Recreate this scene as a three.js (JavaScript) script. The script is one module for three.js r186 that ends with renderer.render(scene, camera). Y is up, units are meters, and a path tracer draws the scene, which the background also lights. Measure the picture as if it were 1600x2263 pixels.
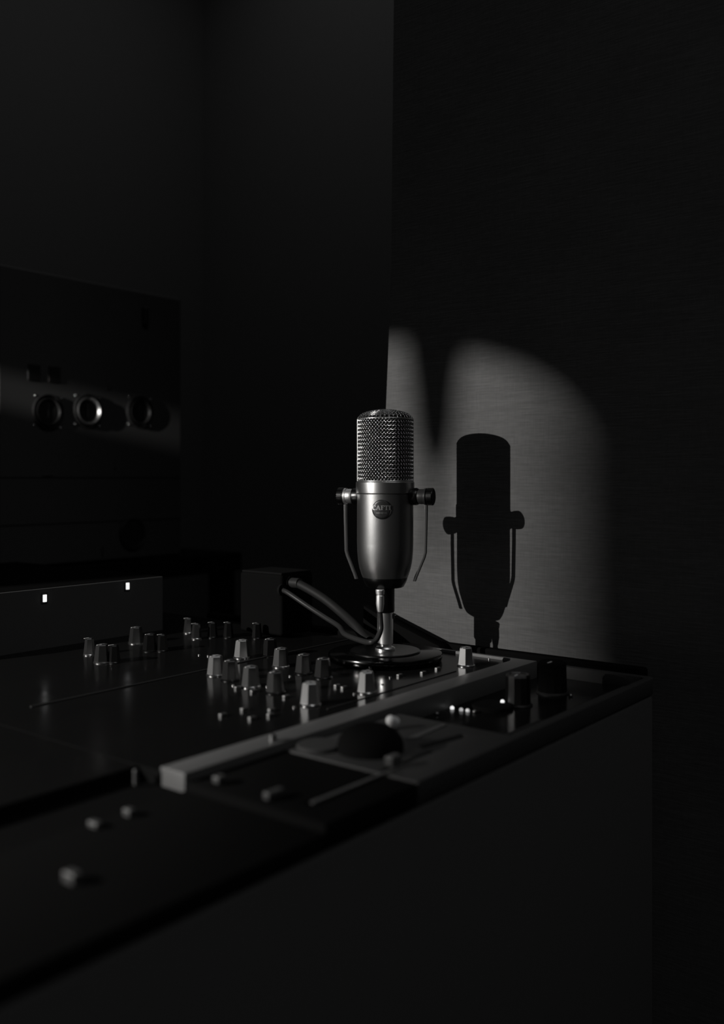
import * as THREE from 'three';
import { RoundedBoxGeometry } from 'three/addons/geometries/RoundedBoxGeometry.js';
import { TextGeometry } from 'three/addons/geometries/TextGeometry.js';
import { FontLoader } from 'three/addons/loaders/FontLoader.js';
import { mergeGeometries, toCreasedNormals } from 'three/addons/utils/BufferGeometryUtils.js';
import { RectAreaLightUniformsLib } from 'three/addons/lights/RectAreaLightUniformsLib.js';
RectAreaLightUniformsLib.init();

/* ---------- camera, lights, exposure ---------- */
const scene = new THREE.Scene();
scene.background = new THREE.Color(0x000000);
const V = (x, y, z) => new THREE.Vector3(x, y, z);
// x runs along the console's near edge away from the camera, z across the console towards the camera's right
const AHEAD = V(0.7844, 0, -0.6203), RIGHT = V(0.6203, 0, 0.7844);
const EYE = 0.99;
const camera = new THREE.PerspectiveCamera(57.22, 1600 / 2263, 0.02, 30);
camera.position.set(0, EYE, 0);
camera.lookAt(AHEAD.x, EYE, AHEAD.z);
camera.setViewOffset(1600, 2263, 0, 71.5, 1600, 2263);
camera.focus = 1.04;
camera.userData.fStop = 3.1;

const LAMP = V(-0.711, 1.363, -1.206);       // small bare bulb of the studio lamp
const LAMP_AIM = V(0.925, 0.95, -0.56);
const LAMP_POWER = 9.5;
const FILL_POWER = 1.2;                  // unseen ceiling panels added as dim fill for the room
const renderer = new THREE.WebGLRenderer({ antialias: true });
renderer.toneMapping = THREE.LinearToneMapping;
renderer.toneMappingExposure = 1.0;
renderer.shadowMap.enabled = true;

const spot = new THREE.SpotLight(0xfffcf8, LAMP_POWER, 0, 0.9, 0.15, 2);
spot.position.copy(LAMP); spot.target.position.copy(LAMP_AIM);
spot.castShadow = true; spot.shadow.radius = 0.3; spot.shadow.mapSize.set(2048, 2048);
spot.shadow.camera.near = 0.1; spot.shadow.camera.far = 6;
scene.add(spot, spot.target);
const fillLight = new THREE.RectAreaLight(0xffffff, FILL_POWER, 1.5, 1.5);
fillLight.position.set(0.2, 3.235, 0.95); fillLight.lookAt(0.2, 0, 0.95);
const fillLight2 = new THREE.RectAreaLight(0xffffff, FILL_POWER * 0.20, 1.5, 1.5);
fillLight2.position.set(1.75, 3.235, -1.9); fillLight2.lookAt(1.75, 0, -1.9);
scene.add(fillLight, fillLight2);

/* ---------- helpers ---------- */
let seed = 7;
const rnd = () => { seed = (seed * 1664525 + 1013904223) >>> 0; return seed / 4294967296; };
const used = new Map();
function numbered(n) { const k = used.get(n) ?? 0; used.set(n, k + 1); return k ? `${n}_${String(k).padStart(3, '0')}` : n; }
function part(name, geo, mat, parent, label) {
  const m = new THREE.Mesh(geo, mat); m.name = name; m.castShadow = m.receiveShadow = true;
  if (label) m.userData.label = label;
  parent.add(m); return m;
}
function thing(name, label, category, at = [0, 0, 0], turn = 0, group) {
  const o = new THREE.Group(); o.name = numbered(name); o.position.set(...at); o.rotation.y = turn;
  o.userData = { label, category }; if (group) o.userData.group = group;
  scene.add(o); return o;
}
function struct(name, geo, mat) { const m = part(name, geo, mat, scene); m.userData.kind = 'structure'; return m; }
// box given by its extents; small rounded edges
function box(x0, x1, y0, y1, z0, z1, r = 0.001, seg = 2) {
  const g = r > 0 ? new RoundedBoxGeometry(x1 - x0, y1 - y0, z1 - z0, seg, r) : new THREE.BoxGeometry(x1 - x0, y1 - y0, z1 - z0);
  return g.translate((x0 + x1) / 2, (y0 + y1) / 2, (z0 + z1) / 2);
}
const lathe = (pts, seg = 64) => new THREE.LatheGeometry(pts.map(([r, y]) => new THREE.Vector2(r, y)), seg);
// toCreasedNormals welds on a 1 cm grid, so the small shapes are creased at a thousand times their size
const creased = (g, a = 0.6) => toCreasedNormals(g.scale(1000, 1000, 1000), a).scale(0.001, 0.001, 0.001);
function tube(points, r, seg = 80, rad = 12) { return new THREE.TubeGeometry(new THREE.CatmullRomCurve3(points.map((p) => V(...p)), false, 'catmullrom', 0.5), seg, r, rad, false); }
// outline in the x,z plane, extruded upwards from y0 to y1
function slab(pts, y0, y1, bevel = 0.0008, holes = []) {
  const s = new THREE.Shape(pts.map(([x, z]) => new THREE.Vector2(x, -z)));
  for (const h of holes) s.holes.push(new THREE.Path(h.map(([x, z]) => new THREE.Vector2(x, -z))));
  const g = new THREE.ExtrudeGeometry(s, { depth: y1 - y0 - 2 * bevel, bevelEnabled: bevel > 0, bevelThickness: bevel, bevelSize: bevel, bevelOffset: -bevel, bevelSegments: 2 });
  return creased(g.rotateX(-Math.PI / 2).translate(0, y0 + bevel, 0), 0.5);
}
const arc = (cx, cz, r, a0, a1, n = 8) => Array.from({ length: n + 1 }, (_, i) => { const a = a0 + (a1 - a0) * i / n; return [cx + r * Math.cos(a), cz + r * Math.sin(a)]; });

/* ---------- textures ---------- */
function hash(x, y, s) { let h = Math.imul(x + 374761393 * s, 668265263) ^ Math.imul(y + 1274126177, 2246822519); h = Math.imul(h ^ (h >>> 13), 1274126177); return ((h ^ (h >>> 16)) >>> 0) / 4294967296; }
function noise(x, y, px, py, s) {
  const x0 = Math.floor(x), y0 = Math.floor(y), fx = x - x0, fy = y - y0, u = fx * fx * (3 - 2 * fx), v = fy * fy * (3 - 2 * fy);
  const m = (a, b) => ((a % b) + b) % b, h = (i, j) => hash(m(i, px), m(j, py), s);
  return (h(x0, y0) * (1 - u) + h(x0 + 1, y0) * u) * (1 - v) + (h(x0, y0 + 1) * (1 - u) + h(x0 + 1, y0 + 1) * u) * v;
}
function texture(n, f, color = false) {
  const d = new Uint8Array(n * n * 4);
  for (let y = 0; y < n; y++) for (let x = 0; x < n; x++) { const v = Math.max(0, Math.min(255, Math.round(f(x, y) * 255))), o = (y * n + x) * 4; d[o] = d[o + 1] = d[o + 2] = v; d[o + 3] = 255; }
  const t = new THREE.DataTexture(d, n, n); t.wrapS = t.wrapT = THREE.RepeatWrapping; t.magFilter = THREE.LinearFilter; t.minFilter = THREE.LinearMipmapLinearFilter; t.generateMipmaps = true;
  if (color) t.colorSpace = THREE.SRGBColorSpace; t.needsUpdate = true; return t;
}
// woven linen: long horizontal slubs crossed by shorter upright threads
const N = 1024;
const weave = (x, y) => {
  const u = x / N, v = y / N;
  const slub = noise(u * 14, v * 300, 14, 300, 1) * 0.5 + noise(u * 40, v * 150, 40, 150, 2) * 0.3 + noise(u * 6, v * 90, 6, 90, 3) * 0.2;
  const warp = noise(u * 260, v * 24, 260, 24, 4);
  return slub * 0.8 + warp * 0.2;
};
const linenMap = texture(N, (x, y) => 0.86 + 0.20 * (weave(x, y) - 0.5) + 0.05 * (noise(x / N * 5, y / N * 5, 5, 5, 9) - 0.5), true);
const linenBump = texture(N, weave);
const grain = texture(512, (x, y) => 0.5 * hash(x, y, 21) + 0.5 * noise(x / 3, y / 3, 171, 171, 22));
const brushed = texture(512, (x, y) => noise(x / 512 * 10, y / 512 * 256, 10, 256, 31) * 0.7 + noise(x / 512 * 50, y / 512 * 512, 50, 512, 32) * 0.3);
const smudge = texture(512, (x, y) => 0.55 + 0.5 * (noise(x / 512 * 6, y / 512 * 6, 6, 6, 41) * 0.6 + noise(x / 512 * 24, y / 512 * 24, 24, 24, 42) * 0.4 - 0.5));
const rep = (t, a, b) => { const c = t.clone(); c.repeat.set(a, b); c.needsUpdate = true; return c; };

/* ---------- materials ---------- */
const lin = (v) => new THREE.Color().setRGB(v, v, v);
const std = (c, rough, metal = 0, o = {}) => new THREE.MeshStandardMaterial({ color: lin(c), roughness: rough, metalness: metal, ...o });
const phy = (c, rough, metal = 0, o = {}) => new THREE.MeshPhysicalMaterial({ color: lin(c), roughness: rough, metalness: metal, ...o });
const M = {
  linen: new THREE.MeshStandardMaterial({ color: lin(0.118), roughness: 0.95, map: rep(linenMap, 4, 4), bumpMap: rep(linenBump, 4, 4), bumpScale: 0.00016 }),
  darkWall: std(0.12, 0.95), floor: std(0.05, 0.8), ceiling: std(0.05, 0.95),
  gunmetal: phy(0.30, 0.37, 1, { bumpMap: rep(grain, 6, 3), bumpScale: 0.00004 }),
  brushedRing: phy(0.46, 0.32, 1, { bumpMap: rep(brushed, 1, 1), bumpScale: 0.00003 }),
  wire: std(0.44, 0.25, 1), frame: std(0.5, 0.34, 1), core: std(0.008, 0.9),
  darkMetal: std(0.05, 0.32, 1), chrome: std(0.92, 0.34, 1), silver: std(0.62, 0.25, 1), satin: std(0.3, 0.4, 1),
  badge: std(0.05, 0.42, 0.8), letters: std(0.38, 0.5, 1),
  blackPlastic: phy(0.018, 0.45, 0, { specularIntensity: 0.5 }),
  knob: std(0.30, 0.38, 1), knobHalfLit: std(0.12, 0.36, 1), knobDim: std(0.05, 0.34, 1),  // one knob finish in three tones, by how brightly each is lit
  matte: phy(0.008, 1, 0, { specularIntensity: 0.04 }), foam: phy(0.005, 1, 0, { specularIntensity: 0 }),
  deckMatt: phy(0.006, 1, 0, { specularIntensity: 0 }), deck: phy(0.006, 0.33, 0, { specularIntensity: 0.2, roughnessMap: rep(smudge, 2, 2) }),
  greyPaint: phy(0.04, 0.6, 0, { specularIntensity: 0.35, bumpMap: rep(grain, 8, 8), bumpScale: 0.00003 }),
  rim: phy(0.085, 0.45, 0, { specularIntensity: 0.6 }),
  body: phy(0.07, 0.7, 0, { specularIntensity: 0.3 }),
  cable: phy(0.02, 0.42, 0, { specularIntensity: 0.6 }),
  white: std(0.7, 0.5), button: std(0.06, 0.5, 0.3), glass: phy(0.02, 0.08, 0, { specularIntensity: 0.4 }),
  led: new THREE.MeshStandardMaterial({ color: lin(0.8), roughness: 0.4, emissive: lin(1), emissiveIntensity: 0.9 }),
  ledDim: new THREE.MeshStandardMaterial({ color: lin(0.8), roughness: 0.4, emissive: lin(1), emissiveIntensity: 0.35 }),
};

/* ---------- the room ---------- */
struct('floor', box(-2.2, 2.7, -0.1, 0, -3.0, 1.8, 0), M.floor);
struct('ceiling', box(-2.2, 2.7, 3.3, 3.4, -3.0, 1.8, 0), M.ceiling);
struct('wall_left', box(-2.3, 2.8, 0, 3.3, -3.1, -3.0, 0), M.darkWall);
struct('wall_right', box(-2.3, 2.8, 0, 3.3, 1.8, 1.9, 0), M.darkWall);
struct('wall_front', box(-2.3, -2.2, 0, 3.3, -3.0, 1.8, 0), M.darkWall);
struct('wall_far', box(2.7, 2.8, 0, 3.3, -3.0, 1.8, 0), M.darkWall);
{ // the linen covered wall ends in a free, slightly leaning edge; beyond it the room falls back into the dark
  const s = new THREE.Shape([[-1.8, 0], [0.7465, 0], [0.6900, 1.157], [0.686, 1.25], [0.66, 3.3], [-1.8, 3.3]].map((p) => new THREE.Vector2(...p)));
  const g = new THREE.ExtrudeGeometry(s, { depth: 0.1, bevelEnabled: false });
  // shape x is -z of the world, extrusion runs towards +x
  g.rotateY(Math.PI / 2).translate(0.925, 0, 0);
  struct('wall_back', g, M.linen);
}

/* ---------- microphone ---------- */
const PX = 0.0004847;                                   // one pixel of the photograph at the microphone
const MIC = [0.8039, 0, -0.6041], my = (p) => EYE - (p - 1060) * PX;
const TOCAM = Math.atan2(-AHEAD.x, -AHEAD.z);           // turn that brings +z to face the camera
const YAW = 0.35, micTurn = TOCAM - YAW;
{
  const t = thing('studio_microphone', 'silver side-address studio microphone with woven grille and round badge on a desk stand', 'microphone', [MIC[0], my(1297), MIC[2]], micTurn);
  const Y = (p) => my(p) - my(1297), r = (p) => p * PX;
  // body shell
  const shell = lathe([[r(0), Y(1276)], [r(46), Y(1276)], [r(50), Y(1275)], [r(53), Y(1267)], [r(57), Y(1254)], [r(60), Y(1237)], [r(61.6), Y(1218)], [r(62.2), Y(1200)], [r(62.2), Y(1150)], [r(62), Y(1092)], [r(61), Y(1090.6)], [r(57), Y(1090)], [r(0), Y(1090)]], 128);
  part('body_shell', creased(shell, 0.5), M.gunmetal, t);
  part('bottom_cap', creased(lathe([[0, Y(1297)], [r(38), Y(1297)], [r(41), Y(1295.5)], [r(46), Y(1287)], [r(49), Y(1279)], [r(49.5), Y(1275.5)], [0, Y(1275.5)]], 96), 0.5), M.darkMetal, t, 'dark stepped cap under the body');
  part('collar_ring', creased(lathe([[r(58), Y(1090.3)], [r(63), Y(1090.2)], [r(64.6), Y(1089)], [r(64.8), Y(1077)], [r(64.6), Y(1066)], [r(63.4), Y(1064.6)], [r(58), Y(1064)]], 128), 0.5), M.brushedRing, t, 'brushed silver collar');
  // grille: dark core, woven wires, dome, frame
  part('grille_core', creased(lathe([[0, Y(1064)], [r(59), Y(1064)], [r(59), Y(930)], [r(56), Y(922)], [r(44), Y(914)], [r(22), Y(910)], [0, Y(909)]], 64), 0.8), M.core, t);
  const R0 = r(61), yb = Y(1064), yt = Y(927), H = yt - yb, wires = [], COUNT = 52, turns = (H / 0.0041) / COUNT;
  const ring = (rad, pts, n) => { // thin tube through pts with a 5-sided section
    const c = new THREE.CatmullRomCurve3(pts); return new THREE.TubeGeometry(c, n, rad, 5, false);
  };
  for (let k = 0; k < COUNT; k++) for (const dir of [1, -1]) {
    const pts = [], n = 67;
    for (let i = 0; i <= n; i++) {
      const f = i / n, a = (k / COUNT + dir * f * turns) * Math.PI * 2;
      const cross = f * turns * COUNT * 2;               // crossings passed so far
      const R = R0 + dir * 0.00066 * Math.cos(Math.PI * (cross + k * 2 + (dir > 0 ? 0 : 0)));
      pts.push(V(R * Math.cos(a), yb + H * f, R * Math.sin(a)));
    }
    wires.push(ring(0.00050, pts, 134));
  }
  const domeY = (q) => Y(906 + 12 * q * q + 8 * q ** 12);
  for (let k = 0; k < 40; k++) {
    const a = k / 40 * Math.PI * 2, pts = [];
    for (let i = 0; i <= 24; i++) { const q = 0.12 + 0.88 * i / 24; pts.push(V(R0 * q * Math.cos(a), domeY(q) + 0.0003 * Math.cos(i * Math.PI + k * Math.PI), R0 * q * Math.sin(a))); }
    wires.push(ring(0.0005, pts, 48));
  }
  for (let j = 1; j < 13; j++) {
    const q = 0.12 + 0.88 * j / 13, pts = [];
    for (let i = 0; i <= 80; i++) { const a = i / 80 * Math.PI * 2; pts.push(V(R0 * q * Math.cos(a), domeY(q) - 0.0003 * Math.cos(i * Math.PI + j * Math.PI), R0 * q * Math.sin(a))); }
    wires.push(ring(0.0005, pts, 160));
  }
  const g = part('grille', mergeGeometries(wires), M.wire, t, 'woven wire grille'); g.userData.kind = 'stuff';
  const frame = [new THREE.TorusGeometry(R0 + 0.0002, 0.0007, 8, 96).rotateX(Math.PI / 2).translate(0, Y(927), 0), new THREE.TorusGeometry(R0 + 0.0002, 0.0009, 8, 96).rotateX(Math.PI / 2).translate(0, Y(1063), 0)];
  for (const s of [1, -1]) { // upright posts on both sides of the grille
    const b = new RoundedBoxGeometry(0.0016, H, 0.0052, 2, 0.0006).translate(R0 + 0.0003, (yb + yt) / 2, 0).rotateY(YAW + 0.14 + (s > 0 ? Math.PI : 0)); frame.push(b);
  }
  part('grille_frame', mergeGeometries(frame.map((x) => (x.index ? x.toNonIndexed() : x))), M.frame, t, 'plain metal frame of the grille');
  // badge faces a little left of the camera
  const font = await new FontLoader().loadAsync('fonts/droid/droid_serif_bold.typeface.json');
  const bAng = YAW - 0.15, bg = new THREE.Group();
  const badge = lathe([[r(20.5), -0.0008], [r(20.5), 0.0006], [r(16), 0.0006], [r(12), 0.0006], [r(8), 0.0006], [r(4), 0.0006], [0, 0.0006]], 64).rotateX(Math.PI / 2);
  const lip = new THREE.TorusGeometry(r(20.4), 0.00025, 8, 64).translate(0, 0, 0.0005);
  const place = (geo) => { // bent round the body
    const p = geo.attributes.position, R = r(62.2);
    for (let i = 0; i < p.count; i++) p.setZ(i, Math.sqrt(R * R - p.getX(i) ** 2) + p.getZ(i));
    geo.computeVertexNormals();
    return geo.translate(0, Y(1124), 0).rotateY(bAng);
  };
  const b = part('badge', place(badge), M.badge, t, 'round dark badge with raised lettering');
  part('badge_rim', place(lip), M.darkMetal, b);
  const word = (str, size, y, depth) => { const q = new TextGeometry(str, { font, size, depth, curveSegments: 4 }); q.computeBoundingBox(); const w = q.boundingBox; q.translate(-(w.min.x + w.max.x) / 2, y, 0.0006); return q; };
  part('badge_lettering', place(word('CAFTI', 0.0047, -0.0005, 0.0004)), M.letters, b, 'raised letters reading CAFTI');
  const small = Array.from({ length: 9 }, (_, i) => new THREE.BoxGeometry(0.0008, 0.0009 + 0.0006 * (i % 3), 0.0003).translate((i - 4) * 0.0013, -0.0036, 0.0007));
  part('badge_small_line', place(mergeGeometries(small)), M.satin, b);
  // side knobs on the yoke axis, and the yoke arms
  const along = (geo, s) => geo.rotateZ(s > 0 ? -Math.PI / 2 : Math.PI / 2).translate(0, Y(1097), 0);
  for (const s of [-1, 1]) {
    part('knob_boss', along(creased(lathe([[0, 0.029], [r(19), 0.029], [r(19), r(73)], [r(17.5), r(76)], [r(13), r(77)], [0, r(77)]], 48), 0.5), s), M.darkMetal, t);
    const knob = part('side_knob', along(creased(lathe([[0, r(75)], [r(15), r(75)], [r(16), r(77)], [r(16.6), r(82)], [r(16.4), r(90)], [r(18), r(91)], [r(18.4), r(95)], [r(15), r(96)], [r(15), r(97)], [0, r(97)]], 48), 0.5), s), s < 0 ? std(0.75, 0.42, 1) : M.blackPlastic, t, s < 0 ? 'polished barrel of the side knob' : 'side knob darkened for the shade of the body');  // right barrel coloured dark to stand for the shade behind the body
    const teeth = [];
    for (let i = 0; i < 28; i++) teeth.push(new THREE.BoxGeometry(0.0012, r(11), 0.0012).translate(r(17.8), r(104), 0).rotateY(i / 28 * Math.PI * 2));
    teeth.push(creased(lathe([[0, r(96)], [r(16), r(96)], [r(17.6), r(97.5)], [r(17.8), r(109)], [r(16.5), r(111)], [0, r(111)]], 48), 0.5));
    part('knurled_rim', along(mergeGeometries(teeth.map((q) => (q.index ? q.toNonIndexed() : q))), s), M.darkMetal, knob, 'black knurled rim');
    const path = [[s * r(94), Y(1105)], [s * r(94), Y(1140)], [s * r(92), Y(1219)], [s * r(89), Y(1230)], [s * r(72), Y(1270)], [s * r(68), Y(1281)]];
    const w = 0.0010, outline = [];
    for (const [side, list] of [[1, path], [-1, [...path].reverse()]]) for (const [x, y] of list) outline.push(new THREE.Vector2(x + side * w, y));
    const arm = new THREE.ExtrudeGeometry(new THREE.Shape(outline), { depth: 0.0026, bevelEnabled: true, bevelThickness: 0.0005, bevelSize: 0.0005, bevelSegments: 3 }).translate(0, 0, -0.0013);
    part('yoke_arm', creased(arm, 0.5), phy(0.04, 0.3, 0, { specularIntensity: 0.8 }), t, 'thin bent metal arm');
  }
}

/* ---------- desk stand ---------- */
const DECK = 0.797;
{
  const t = thing('microphone_stand', 'round chrome-edged desk stand base with short stem under the microphone', 'microphone stand', [MIC[0], DECK, MIC[2]]);
  const Y = (p) => my(p) - DECK, r = (p) => p * PX;
  part('base_plate', creased(lathe([[0, 0.0004], [r(118), 0.0004], [r(124), 0.001], [r(126), 0.003], [r(126), 0.0068], [r(125), 0.0082], [r(122), 0.009], [0, 0.0092]], 128), 0.5), phy(0.045, 0.3, 1, { roughnessMap: rep(smudge, 1, 1) }), t, 'dark polished disc');
  part('base_step', creased(lathe([[0, 0.009], [r(78), 0.009], [r(78), 0.0102], [r(76), 0.011], [0, 0.0112]], 96), 0.5), phy(0.10, 0.26, 1), t);
  part('base_collar', creased(lathe([[0, 0.0112], [r(22), 0.0112], [r(22), 0.013], [r(19.5), 0.0145], [r(19), Y(1433)], [r(20), Y(1431)], [r(20), Y(1429)], [0, Y(1429)]], 64), 0.5), M.chrome, t, 'chrome collar');
  part('stem', creased(lathe([[0, Y(1429)], [r(14), Y(1429)], [r(14), Y(1422)], [r(17.5), Y(1421)], [r(17.5), Y(1350)], [0, Y(1350)]], 64), 0.5), M.chrome, t, 'chrome stem');
  part('swivel_sleeve', creased(lathe([[0, Y(1352)], [r(20), Y(1352)], [r(21), Y(1350)], [r(21), Y(1300)], [r(19), Y(1296.8)], [0, Y(1296.8)]], 64), 0.5), M.darkMetal, t, 'dark swivel sleeve');
  const screw = creased(lathe([[0, 0], [r(6), 0], [r(6), r(3)], [r(5), r(4)], [0, r(4)]], 24), 0.5).rotateZ(-Math.PI / 2).rotateY(-0.67).translate(r(20) * 0.6203 , Y(1362), r(20) * 0.7844);
  part('clamp_screw', screw, M.darkMetal, t);
}

/* ---------- cables ---------- */
{
  // the plug hangs beside the stem, on its left and towards the camera
  const off = (right, fwd) => [MIC[0] + RIGHT.x * right * PX + AHEAD.x * fwd, MIC[2] + RIGHT.z * right * PX + AHEAD.z * fwd];
  const t = thing('microphone_cable', 'thin black cable hanging from a silver plug below the microphone and looping away left', 'cable', [0, 0, 0]);
  const [px, pz] = off(-12, -0.0195);
  const plug = lathe([[0, my(1347)], [5.5 * PX, my(1347)], [7 * PX, my(1342)], [9 * PX, my(1328)], [8.6 * PX, my(1312)], [7.4 * PX, my(1310)], [9 * PX, my(1308)], [10 * PX, my(1300)], [9 * PX, my(1298)], [0, my(1298)]], 32).translate(px, 0, pz);
  part('plug', creased(plug, 0.5), std(0.8, 0.48, 1), t, 'silver plug');
  part('strain_relief', creased(lathe([[0, my(1356)], [4.5 * PX, my(1356)], [6 * PX, my(1346)], [0, my(1346)]], 24).translate(px, 0, pz), 0.5), M.blackPlastic, t);
  const a = off(-11, -0.0200), b = off(-11, -0.0215), c = off(-21, -0.0265), d = off(-33, -0.0270), e = off(-50, -0.012);
  const dk = DECK + 0.0146;
  part('cord', tube([[px, my(1350), pz], [a[0], my(1366), a[1]], [b[0], my(1385), b[1]], [c[0], my(1405), c[1]], [d[0], dk + 0.009, d[1]], [e[0], dk + 0.0075, e[1]], [0.795, 0.8205, -0.652], [0.815, 0.8245, -0.678], [0.823, 0.831, -0.705], [0.826, 0.841, -0.734], [0.826, 0.8540, -0.7645], [0.828, 0.8570, -0.777]], 0.0029, 140, 14), M.cable, t, 'black cord');
}
{
  const t = thing('patch_cable', 'thick black cable running from the small box down behind the microphone base', 'cable', [0, 0, 0]);
  part('cord', tube([[0.842, 0.8650, -0.777], [0.842, 0.8630, -0.760], [0.844, 0.8500, -0.727], [0.842, 0.836, -0.698], [0.832, 0.8240, -0.668], [0.823, 0.8125, -0.645], [0.818, 0.8118, -0.636]], 0.0052, 100, 16), phy(0.012, 0.6, 0, { specularIntensity: 0.35 }), t);
  part('ferrule', new THREE.CylinderGeometry(0.0062, 0.0062, 0.012, 24).rotateX(Math.PI / 2).translate(0.842, 0.8648, -0.768), M.blackPlastic, t);
}
{
  const t = thing('patch_box', 'small black box that the two cables run into behind the knobs', 'box', [0.8565, 0.8, -0.814]);
  part('housing', box(-0.029, 0.029, 0.0005, 0.075, -0.036, 0.036, 0.004, 3), M.foam, t);
  part('lid', box(-0.027, 0.027, 0.0745, 0.077, -0.034, 0.034, 0.001), M.matte, t);
  for (const x of [-0.0285, -0.0145]) part('socket', new THREE.CylinderGeometry(0.0072, 0.0072, 0.003, 24).rotateX(Math.PI / 2).translate(x, x < -0.02 ? 0.057 : 0.065, 0.0362), M.matte, t);
}

/* ---------- mixing console ---------- */
const con = thing('mixing_console', 'large black mixing console with tapered knobs, grey rim and sunken side panel', 'mixing console');
const NEAR = 0.795, WELL = 0.783, LOW = 0.789;
const bEdge = -0.4665, bIn = -0.4905, xBack = 0.8856;
part('cabinet', slab([[0.02, -1.30], [0.905, -1.30], ...arc(0.896, -0.3565, 0.009, 0, Math.PI / 2), [0.02, -0.3475]], 0.0, 0.779, 0.004), M.body, con, 'plain black cabinet');
part('side_deck', slab([[0.4975, bEdge], [0.633, bEdge], [0.633, -0.3555], [0.895, -0.3555], [0.899, -0.3595], [0.899, bEdge], [0.9075, bEdge], ...arc(0.8985, -0.3565, 0.009, 0, Math.PI / 2), [0.4975, -0.3475]], 0.779, NEAR, 0.001,
  [[[0.562, -0.3875], [0.611, -0.3795], [0.613, -0.387], [0.566, -0.395]], [[0.500, -0.3775], [0.560, -0.3775], [0.560, -0.3815], [0.500, -0.3815]]]), M.greyPaint, con, 'grey painted near deck');
part('fader_deck', slab([[0.02, bEdge], [0.4055, bEdge], [0.4055, -0.3475], [0.02, -0.3475]], 0.779, LOW, 0.001), M.deckMatt, con, 'matt black fader deck');
part('middle_deck', slab([[0.406, bEdge], [0.497, bEdge], [0.497, -0.3475], [0.406, -0.3475]], 0.779, NEAR - 0.001, 0.001, [[[0.425, -0.3775], [0.494, -0.3775], [0.494, -0.3815], [0.425, -0.3815]]]), M.deckMatt, con, 'matt black deck');
part('slot_floor', box(0.42, 0.62, 0.7788, 0.7835, -0.398, -0.374, 0.0005), M.matte, con);
part('well_floor', box(0.6335, 0.8985, 0.7785, WELL, bEdge + 0.0005, -0.356, 0.0006), M.deck, con, 'glossy black sunken panel');
part('well_rail', box(0.655, 0.885, WELL - 0.0005, WELL + 0.004, -0.3715, -0.3690, 0.0008), M.greyPaint, con);
part('well_rail', box(0.655, 0.720, WELL - 0.0005, WELL + 0.003, -0.3775, -0.3755, 0.0008), M.greyPaint, con);
// rim of the upper deck: long near bar, rounded inner corner, back strip
part('deck_rim', slab([[0.405, bEdge], [xBack, bEdge], [xBack, -0.655], [0.8805, -0.655], ...arc(0.8685, bIn - 0.012, 0.012, 0, Math.PI / 2).map(([x, z]) => [x, z]), [0.405, bIn]], 0.779, 0.800, 0.001), M.rim, con, 'grey raised rim');
part('upper_deck', box(0.404, 0.882, 0.7785, DECK, -0.95, bIn + 0.001, 0.0006), M.deck, con, 'glossy black control surface');
part('upper_deck', box(0.02, 0.4035, 0.7785, DECK, -0.95, -0.512, 0.0006), M.deck, con, 'glossy black control surface');
part('fader_deck', box(0.02, 0.404, 0.7785, LOW - 0.001, -0.5115, bEdge - 0.0005, 0.0006), M.deckMatt, con);
part('rear_ledge', box(0.02, 0.907, 0.7785, 0.794, -1.29, -0.949, 0.001), M.matte, con);
part('rear_ledge', box(0.886, 0.9068, 0.7785, 0.7945, -0.949, bEdge - 0.001, 0.001), M.matte, con);
part('bumper_rail', box(0.9075, 0.9205, 0.72, 0.8015, -1.0, -0.36, 0.003), M.foam, con, 'matt black rail along the back edge');
part('divider_strip', box(0.45, 0.878, DECK - 0.0005, DECK + 0.0010, -0.7155, -0.713, 0.0004), M.blackPlastic, con);
part('divider_strip', box(0.60, 0.80, DECK - 0.0005, DECK + 0.0008, -0.5125, -0.5115, 0.0003), M.greyPaint, con);
// meter bridge at the back left with two lit lamps
part('toned_front_plate', box(0.452, 0.788, 0.7945, 0.8655, -0.953, -0.9495, 0.0008), M.body, con);  // added lighter plate, lifts the unlit front; the lamp-lit top stays darker
const bridge = part('meter_bridge', box(0.45, 0.79, 0.794, 0.866, -1.29, -0.951, 0.003, 3), M.foam, con, 'black meter bridge');
for (const [x, y] of [[0.6155, 0.8546], [0.7313, 0.8582]]) {
  part('lamp_bezel', box(x - 0.004, x + 0.004, y - 0.006, y + 0.006, -0.9500, -0.9485, 0.0005), M.blackPlastic, bridge);
  part('indicator_lamp', box(x - 0.0023, x + 0.0023, y - 0.0042, y + 0.0042, -0.9495, -0.9470, 0.0006), M.led, bridge, 'small lit white lamp');
}
// knobs: tapered, six flats, silver skirt ring, white pointer
const flatted = (r0, r1, h) => {
  const g = new THREE.LatheGeometry([[0, 0.0016], [r0, 0.0016], [r1, h - 0.0008], [r1 - 0.0007, h], [r1 - 0.0016, h], [r1 - 0.0019, h - 0.0004], [0, h - 0.0004]].map(([a, b]) => new THREE.Vector2(a, b)), 6, Math.PI / 6);
  return creased(g, 0.2);
};
const knobGeo = flatted(0.0087, 0.0067, 0.0192), skirtGeo = creased(lathe([[0, 0], [0.0094, 0], [0.0094, 0.0009], [0.0086, 0.0017], [0, 0.0017]], 40), 0.5);
const pointerGeo = new THREE.BoxGeometry(0.001, 0.0005, 0.0058).translate(0, 0.0190, 0.0036);
const smallKnobGeo = flatted(0.0063, 0.0046, 0.0185), smallSkirt = creased(lathe([[0, 0], [0.0068, 0], [0.0068, 0.0009], [0.0062, 0.0017], [0, 0.0017]], 32), 0.5);
const FLAT = TOCAM - 0.60;                      // direction one flat faces
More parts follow.
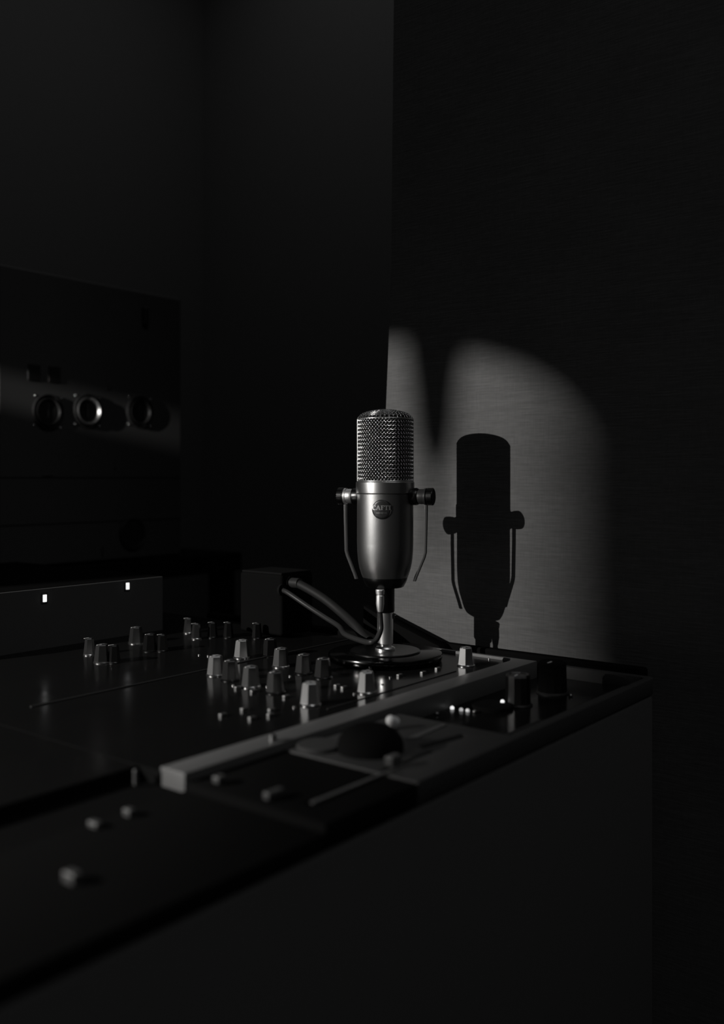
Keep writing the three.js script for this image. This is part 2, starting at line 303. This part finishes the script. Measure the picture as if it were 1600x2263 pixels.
function knob(x, z, turn, small, mat) {
  const k = part('knob', small ? smallKnobGeo : knobGeo, mat, con, mat === M.knobDim ? 'knob darkened as dimly lit' : mat === M.knobHalfLit ? 'knob toned down as half lit' : 'knob in its fully lit tone');
  k.position.set(x, DECK, z); k.rotation.y = FLAT + turn;
  part('skirt', small ? smallSkirt : skirtGeo, mat === M.knobDim ? M.darkMetal : M.silver, k); part('pointer', pointerGeo, M.white, k);  // dim knobs get a darkened skirt as well
}
const K = 1.0158, kn = (x, z, mat, turn = -0.1, small = false) => knob(x * K + (small ? 0.005 : 0.0065), z * K, turn, small, mat);
const pale = M.knob, grey = M.knobHalfLit, black = M.knobDim;  // lit, half-lit and dim tones put into the knob colour
kn(0.6095, -0.8624, grey, -0.14, true); kn(0.5915, -0.8168, grey, -0.16); kn(0.5999, -0.8061, black, -0.2, true); kn(0.6863, -0.8823, grey, -0.2);
kn(0.6652, -0.8307, black, -0.2); kn(0.6742, -0.8193, black, -0.2, true); kn(0.7739, -0.8898, grey, -0.22, true); kn(0.7511, -0.8499, grey, -0.24, true);
kn(0.7697, -0.8418, black, -0.2, true); kn(0.7815, -0.8269, black, -0.2, true); kn(0.7979, -0.7950, black, -0.2, true); kn(0.7005, -0.7225, pale);
kn(0.6215, -0.6779, pale, -0.14); kn(0.6146, -0.6504, black, -0.12); kn(0.6061, -0.6146, grey, -0.12); kn(0.6911, -0.6568, grey, -0.1);
kn(0.7255, -0.7050, black, -0.2); kn(0.6029, -0.5807, black, -0.06); kn(0.6807, -0.6166, black, -0.1); kn(0.6768, -0.5880, black, -0.16);
kn(0.5885, -0.5264, pale); kn(0.6535, -0.5167, pale); kn(0.8118, -0.5117, pale);
// big knobs standing in the sunken panel
function bigKnob(x, z, r, h, mat, turn) {
  const k = part('large_knob', creased(new THREE.LatheGeometry([[0, 0.002], [r, 0.002], [r * 0.95, h - 0.002], [r * 0.86, h], [r * 0.7, h], [r * 0.66, h - 0.0006], [0, h - 0.0006]].map(([a, b]) => new THREE.Vector2(a, b)), 12), 0.2), mat, con);
  k.position.set(x, WELL, z); k.rotation.y = turn;
  part('skirt', creased(lathe([[0, 0], [r * 1.12, 0], [r * 1.12, 0.001], [r, 0.0022], [0, 0.0022]], 48), 0.5), M.blackPlastic, k);
  part('pointer', new THREE.BoxGeometry(0.0014, 0.0006, r * 0.7).translate(0, h - 0.0002, r * 0.5), M.white, k);
}
bigKnob(0.765, -0.4225, 0.0120, 0.0285, M.knobHalfLit, FLAT + 0.15);
bigKnob(0.829, -0.4200, 0.0140, 0.0310, M.matte, FLAT);
part('jog_disc', creased(lathe([[0, 0], [0.019, 0], [0.019, 0.003], [0.0175, 0.004], [0, 0.0042]], 64), 0.5).translate(0.7400, WELL, -0.4350), M.matte, con);
const stud = new THREE.SphereGeometry(0.0019, 16, 10);
for (const [x, z, m] of [[0.7147, -0.4615, M.led], [0.7140, -0.4515, M.ledDim], [0.7148, -0.4453, M.ledDim], [0.7365, -0.4530, M.satin], [0.6884, -0.4606, M.satin], [0.7155, -0.4385, M.satin], [0.7500, -0.4300, M.led], [0.8250, -0.3990, M.satin]])
  part('stud', stud, m, con).position.set(x, WELL + (x === 0.75 ? 0.0048 : 0.001), z);
// switches, buttons and printed ticks of the upper deck
const buttonGeo = new RoundedBoxGeometry(0.0068, 0.0030, 0.0034, 2, 0.0006), dotGeo = new THREE.CylinderGeometry(0.0013, 0.0015, 0.0012, 16);
for (const [x, z] of [[0.7446, -0.5419], [0.7696, -0.5311], [0.7952, -0.5309], [0.6692, -0.5505], [0.6712, -0.5603], [0.7448, -0.5802], [0.6097, -0.5679], [0.6084, -0.6275], [0.6069, -0.6056], [0.5375, -0.5379], [0.5541, -0.5332], [0.5665, -0.5441], [0.5543, -0.5640], [0.5300, -0.5640]])
  part('button', buttonGeo, M.satin, con, 'small grey button').position.set(x, DECK + 0.001, z);
for (const [x, z] of [[0.7066, -0.5342], [0.6581, -0.5292], [0.7338, -0.5454], [0.5968, -0.5333], [0.6151, -0.6405], [0.6307, -0.6115], [0.6780, -0.6261], [0.7007, -0.7686], [0.6982, -0.7804], [0.5885, -0.5387], [0.8661, -0.5385], [0.8750, -0.5180]])
  part('stud', dotGeo, M.silver, con).position.set(x, DECK + 0.0005, z);
// near deck: chrome toggle, dome control, disc for a lit patch, fader, buttons
const tg = part('toggle_switch', creased(lathe([[0, 0], [0.005, 0], [0.005, 0.002], [0.003, 0.003], [0, 0.003]], 24), 0.5).translate(0.5900, NEAR, -0.4370), M.silver, con);
part('lever', new THREE.CapsuleGeometry(0.0040, 0.006, 8, 18).rotateZ(1.2).translate(0.5915, NEAR + 0.0060, -0.4370), std(0.85, 0.4), tg, 'white lever');
const dome = part('control_dome', creased(lathe([[0, 0], [0.024, 0], [0.024, 0.004], [0.0228, 0.009], [0.019, 0.014], [0.0125, 0.0172], [0.006, 0.0178], [0, 0.018]], 64), 0.8).translate(0.5345, NEAR, -0.4150), M.matte, con, 'big black domed control');
part('lit_patch_disc', creased(lathe([[0, 0], [0.0165, 0], [0.0165, 0.0022], [0.0155, 0.0032], [0, 0.0034]], 48), 0.5).translate(0.5160, NEAR, -0.4480), M.greyPaint, con);  // added disc standing in for a lit patch of the deck
part('side_plate', slab([[0.574, -0.4120], [0.626, -0.4140], [0.626, -0.4090], [0.580, -0.4060]], NEAR - 0.0004, NEAR + 0.0008, 0.0003), M.rim, con);
const fader = part('fader_cap', new RoundedBoxGeometry(0.0115, 0.007, 0.0075, 3, 0.0014).translate(0.5135, NEAR + 0.0045, -0.3790), std(0.1, 0.5, 0.5), con, 'grey fader cap');
part('fader_stem', box(0.5115, 0.5155, NEAR - 0.008, NEAR + 0.002, -0.3802, -0.3788, 0.0003), M.darkMetal, fader);
part('fader_track_edge', box(0.425, 0.520, NEAR - 0.0005, NEAR + 0.0008, -0.3760, -0.3735, 0.0003), M.rim, con);
for (const [x, z, l, w, h] of [[0.4175, -0.4473, 0.0075, 0.0065, 0.005], [0.4188, -0.4003, 0.0145, 0.0055, 0.005]])
  part('button', new RoundedBoxGeometry(l, h, w, 3, 0.0012), M.button, con, 'grey button').position.set(x, NEAR + h / 2 - 0.0005, z);
for (const [x, z, l, w, h] of [[0.278, -0.4043, 0.006, 0.0095, 0.006], [0.3303, -0.4582, 0.005, 0.009, 0.004], [0.3539, -0.4575, 0.005, 0.007, 0.005], [0.392, -0.500, 0.003, 0.003, 0.011]])
  part('button', new RoundedBoxGeometry(l, h, w, 3, 0.0012), M.button, con, 'grey button').position.set(x, LOW + h / 2 - 0.0005, z);
part('spacer_stud', new THREE.CylinderGeometry(0.0026, 0.003, 0.005, 20).translate(0.4950, 0.8024, -0.4740), M.satin, con);

/* ---------- dark wedge added in place of a shadow on the wall ---------- */
{
  const t = thing('shadow_wedge', 'added black wedge standing for a sloping shadow on the lit wall', 'wedge', [0, 0, 0]);
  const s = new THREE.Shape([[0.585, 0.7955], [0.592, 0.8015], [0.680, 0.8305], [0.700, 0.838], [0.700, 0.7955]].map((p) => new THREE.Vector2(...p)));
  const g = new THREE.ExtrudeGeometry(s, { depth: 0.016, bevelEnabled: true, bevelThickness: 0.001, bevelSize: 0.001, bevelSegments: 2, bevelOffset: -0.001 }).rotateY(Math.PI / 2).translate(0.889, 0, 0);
  part('wedge_block', creased(g, 0.5), M.foam, t);  // black block put where the wall only lies in shadow
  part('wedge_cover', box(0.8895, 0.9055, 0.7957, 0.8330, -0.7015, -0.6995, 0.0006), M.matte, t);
}

/* ---------- upright tape machine in the dark on the left, on its table ---------- */
{
  const t = thing('equipment_table', 'low black table under the upright tape machine, lost in the dark', 'table', [1.03, 0, -1.62]);
  part('table_top', box(-0.36, 0.36, 0.80, 0.838, -0.22, 0.20, 0.004), M.matte, t);
  for (const x of [-0.33, 0.33]) for (const z of [-0.19, 0.17]) part('leg', box(x - 0.02, x + 0.02, 0, 0.801, z - 0.02, z + 0.02, 0.003), M.matte, t);
}
{
  const t = thing('tape_machine', 'dark upright tape machine with round dials and one gleaming chrome ring', 'tape machine', [1.03, 0.838, -1.43]);
  const X = (x) => x - 1.03, Y = (y) => y - 0.838;
  part('cabinet', box(-0.19, 0.205, 0.001, 0.51, -0.30, -0.006, 0.004), M.body, t);
  const face = part('face_panel', box(-0.186, 0.201, 0.006, 0.506, -0.0065, 0, 0.001), phy(0.055, 0.85, 0, { specularIntensity: 0.15 }), t);
  for (const y of [0.155, 0.075]) part('panel_seam', box(-0.186, 0.201, y, y + 0.0016, -0.001, 0.0012, 0.0004), M.blackPlastic, face);
  const coneRing = (ro, ri, d) => creased(lathe([[ri, 0], [ro + d * 0.2, 0], [ro + d * 0.2, d], [ri + d * 0.4, d], [ri, 0]], 64), 0.5).rotateX(Math.PI / 2);
  const ringGeo = (ro, ri, d) => creased(lathe([[ri, 0], [ro, 0], [ro, d - 0.001], [ro - 0.001, d], [ri + 0.001, d], [ri, d - 0.001], [ri, 0]], 64), 0.5).rotateX(Math.PI / 2);
  for (const [x, y, bright] of [[0.9336, 1.1071, 0], [1.0144, 1.1133, 1], [1.1300, 1.1180, 0]]) {
    const dial = part('dial', ringGeo(0.0305, 0.0275, 0.005), M.blackPlastic, t); dial.position.set(X(x), Y(y), 0);
    part('dial_ring', coneRing(0.0225, 0.0195, bright ? 0.008 : 0.006), bright ? std(0.95, 0.36, 1) : M.blackPlastic, dial, bright ? 'gleaming chrome ring' : undefined);
    part('dial_face', new THREE.CylinderGeometry(0.0192, 0.0192, 0.002, 48).rotateX(Math.PI / 2).translate(0, 0, 0.001), M.glass, dial);
    part('needle', box(-0.0006, 0.0006, -0.011, 0.013, 0.002, 0.0032, 0.0003), M.satin, dial);
    for (let i = 0; i < 4; i++) part('screw', new THREE.SphereGeometry(0.0019, 12, 8).translate(0.036 * Math.cos(0.75 + i * 1.571), 0.036 * Math.sin(0.75 + i * 1.571), 0.0008), M.silver, dial);
  }
  const low = part('dial', ringGeo(0.029, 0.026, 0.006), M.blackPlastic, t); low.position.set(X(1.112), Y(0.889), 0);
  part('dial_face', new THREE.CylinderGeometry(0.026, 0.026, 0.003, 48).rotateX(Math.PI / 2).translate(0, 0, 0.0015), M.glass, low);
  for (const [x, y, l, m] of [[1.0723, 1.0200, 0.016, M.silver], [1.0454, 0.8620, 0.016, M.satin], [1.0613, 1.1624, 0.012, M.satin], [1.0570, 1.1624, 0.012, M.satin]])
    part('switch', box(X(x) - 0.0013, X(x) + 0.0013, Y(y) - l / 2, Y(y) + l / 2, -0.001, 0.005, 0.0006), m, face);
  part('label_plate', box(X(0.9336) - 0.010, X(0.9336) + 0.010, Y(0.9978) - 0.0015, Y(0.9978) + 0.0015, -0.001, 0.0016, 0.0004), M.satin, face);
  part('handle', box(X(1.1408) - 0.006, X(1.1408) + 0.006, Y(1.2993) - 0.017, Y(1.2993) + 0.017, -0.001, 0.010, 0.003), M.blackPlastic, face);
  for (const x of [0.9074, 0.9469]) part('meter_window', box(X(x) - 0.012, X(x) + 0.012, Y(1.172) - 0.014, Y(1.172) + 0.014, -0.001, 0.002, 0.0006), M.glass, face);
}

/* ---------- studio lamp with its shaping plates, off to the left ---------- */
{
  const t = thing('studio_lamp', 'black studio lamp on a tripod with shaping plates, standing left of the console', 'lamp', [LAMP.x, 0, LAMP.z]);
  const a = LAMP_AIM.clone().sub(LAMP).normalize(), e1 = a.clone().cross(V(0, 1, 0)).normalize(), e2 = e1.clone().cross(a).normalize();
  const basis = new THREE.Matrix4().makeBasis(e1, e2, a);
  const local = (g, d) => g.translate(0, 0, d).applyMatrix4(basis).translate(0, LAMP.y, 0);
  // where the light that falls on the linen wall at (z, y) crosses the plate d metres in front of the bulb
  const cut = (z, y, d) => { const v = V(0.925, y, z).sub(LAMP), k = d / v.dot(a); return new THREE.Vector2(v.dot(e1) * k, v.dot(e2) * k); };
  const G = 0.35, D2 = 0.15;
  const plate = new THREE.Shape([[-0.55, -0.55], [0.55, -0.55], [0.55, 0.55], [-0.55, 0.55]].map((p) => new THREE.Vector2(...p)));
  plate.holes.push(new THREE.Path([[-0.95, 0.30], [-0.95, 0.93], [-0.80, 1.10], [-0.72, 1.16], [-0.69, 1.158], [-0.664, 1.155], [-0.655, 1.10], [-0.650, 1.05], [-0.642, 1.025], [-0.632, 1.000], [-0.628, 0.90], [-0.618, 0.90], [-0.612, 1.000], [-0.598, 1.025], [-0.592, 1.05], [-0.588, 1.10], [-0.580, 1.135],
    [-0.548, 1.127], [-0.508, 1.112], [-0.469, 1.088], [-0.440, 1.058], [-0.41, 1.015], [-0.30, 0.98], [0.55, 0.60], [0.55, 0.05]].map(([z, y]) => cut(z, y, G))));
  plate.holes.push(new THREE.Path([[-1.455, 1.100], [-1.455, 1.158], [-1.380, 1.158], [-1.380, 1.100]].map(([z, y]) => cut(z, y, G))));
  part('shaping_plate', local(new THREE.ExtrudeGeometry(plate, { depth: 0.0015, bevelEnabled: false }), G), M.foam, t);
  const door = new THREE.Shape([[-0.470, 1.40], [-0.470, 0.770], [-0.24, 0.635], [0, 0.55], [0.6, 0.36], [1.2, 0.20], [1.2, 1.40]].map(([z, y]) => cut(z, y, D2)));
  part('barn_door', local(new THREE.ExtrudeGeometry(door, { depth: 0.001, bevelEnabled: false }), D2), M.foam, t);
  part('housing', local(creased(lathe([[0, -0.10], [0.05, -0.10], [0.075, -0.07], [0.08, 0.03], [0.076, 0.03], [0.07, -0.06], [0, -0.085]], 48), 0.5).rotateX(Math.PI / 2), 0), M.blackPlastic, t);
  part('bulb', local(new THREE.SphereGeometry(0.0065, 20, 14), 0), new THREE.MeshStandardMaterial({ color: lin(0.9), emissive: new THREE.Color(0xfffcf8), emissiveIntensity: 6 }), t, 'small glowing bulb');
  for (const s of [-1, 1]) part('plate_bracket', local(new THREE.BoxGeometry(0.008, 0.008, G + 0.06).translate(s * 0.20, -0.30, G / 2 - 0.02), 0), M.blackPlastic, t);
  part('bracket_bar', local(new THREE.BoxGeometry(0.42, 0.008, 0.008), -0.04).translate(0, 0, 0), M.blackPlastic, t).position.addScaledVector(e2, -0.30);
  part('pole', new THREE.CylinderGeometry(0.014, 0.016, LAMP.y - 0.12, 20).translate(-a.x * 0.05, (LAMP.y - 0.12) / 2 + 0.04, -a.z * 0.05), M.blackPlastic, t);
  for (let i = 0; i < 3; i++) { const g = new THREE.CylinderGeometry(0.010, 0.010, 0.52, 14).translate(0, 0.26, 0).rotateZ(-1.05).rotateY(i * 2.094 + 0.5); part('leg', g.translate(-a.x * 0.05 , 0.27, -a.z * 0.05).rotateX(0), M.blackPlastic, t); }
}
/* ---------- fill panels added out of view to lift the dark ---------- */
for (const [label, x, z] of [['added square fill panel lifting the dark at the front of the room', 0.2, 0.95], ['added square fill panel lifting the dark recess at the back', 1.75, -1.9]]) {
  const t = thing('added_fill_panel', label, 'added fill light', [x, 3.3, z]);
  part('frame', mergeGeometries([box(-0.78, 0.78, -0.05, 0, -0.78, -0.75, 0), box(-0.78, 0.78, -0.05, 0, 0.75, 0.78, 0), box(-0.78, -0.75, -0.05, 0, -0.75, 0.75, 0), box(0.75, 0.78, -0.05, 0, -0.75, 0.75, 0)]), M.blackPlastic, t);
  part('diffuser', box(-0.75, 0.75, -0.045, -0.02, -0.75, 0.75, 0), new THREE.MeshStandardMaterial({ color: lin(0.8), roughness: 0.9, emissive: lin(1), emissiveIntensity: 0.05 }), t);
}
renderer.render(scene, camera);
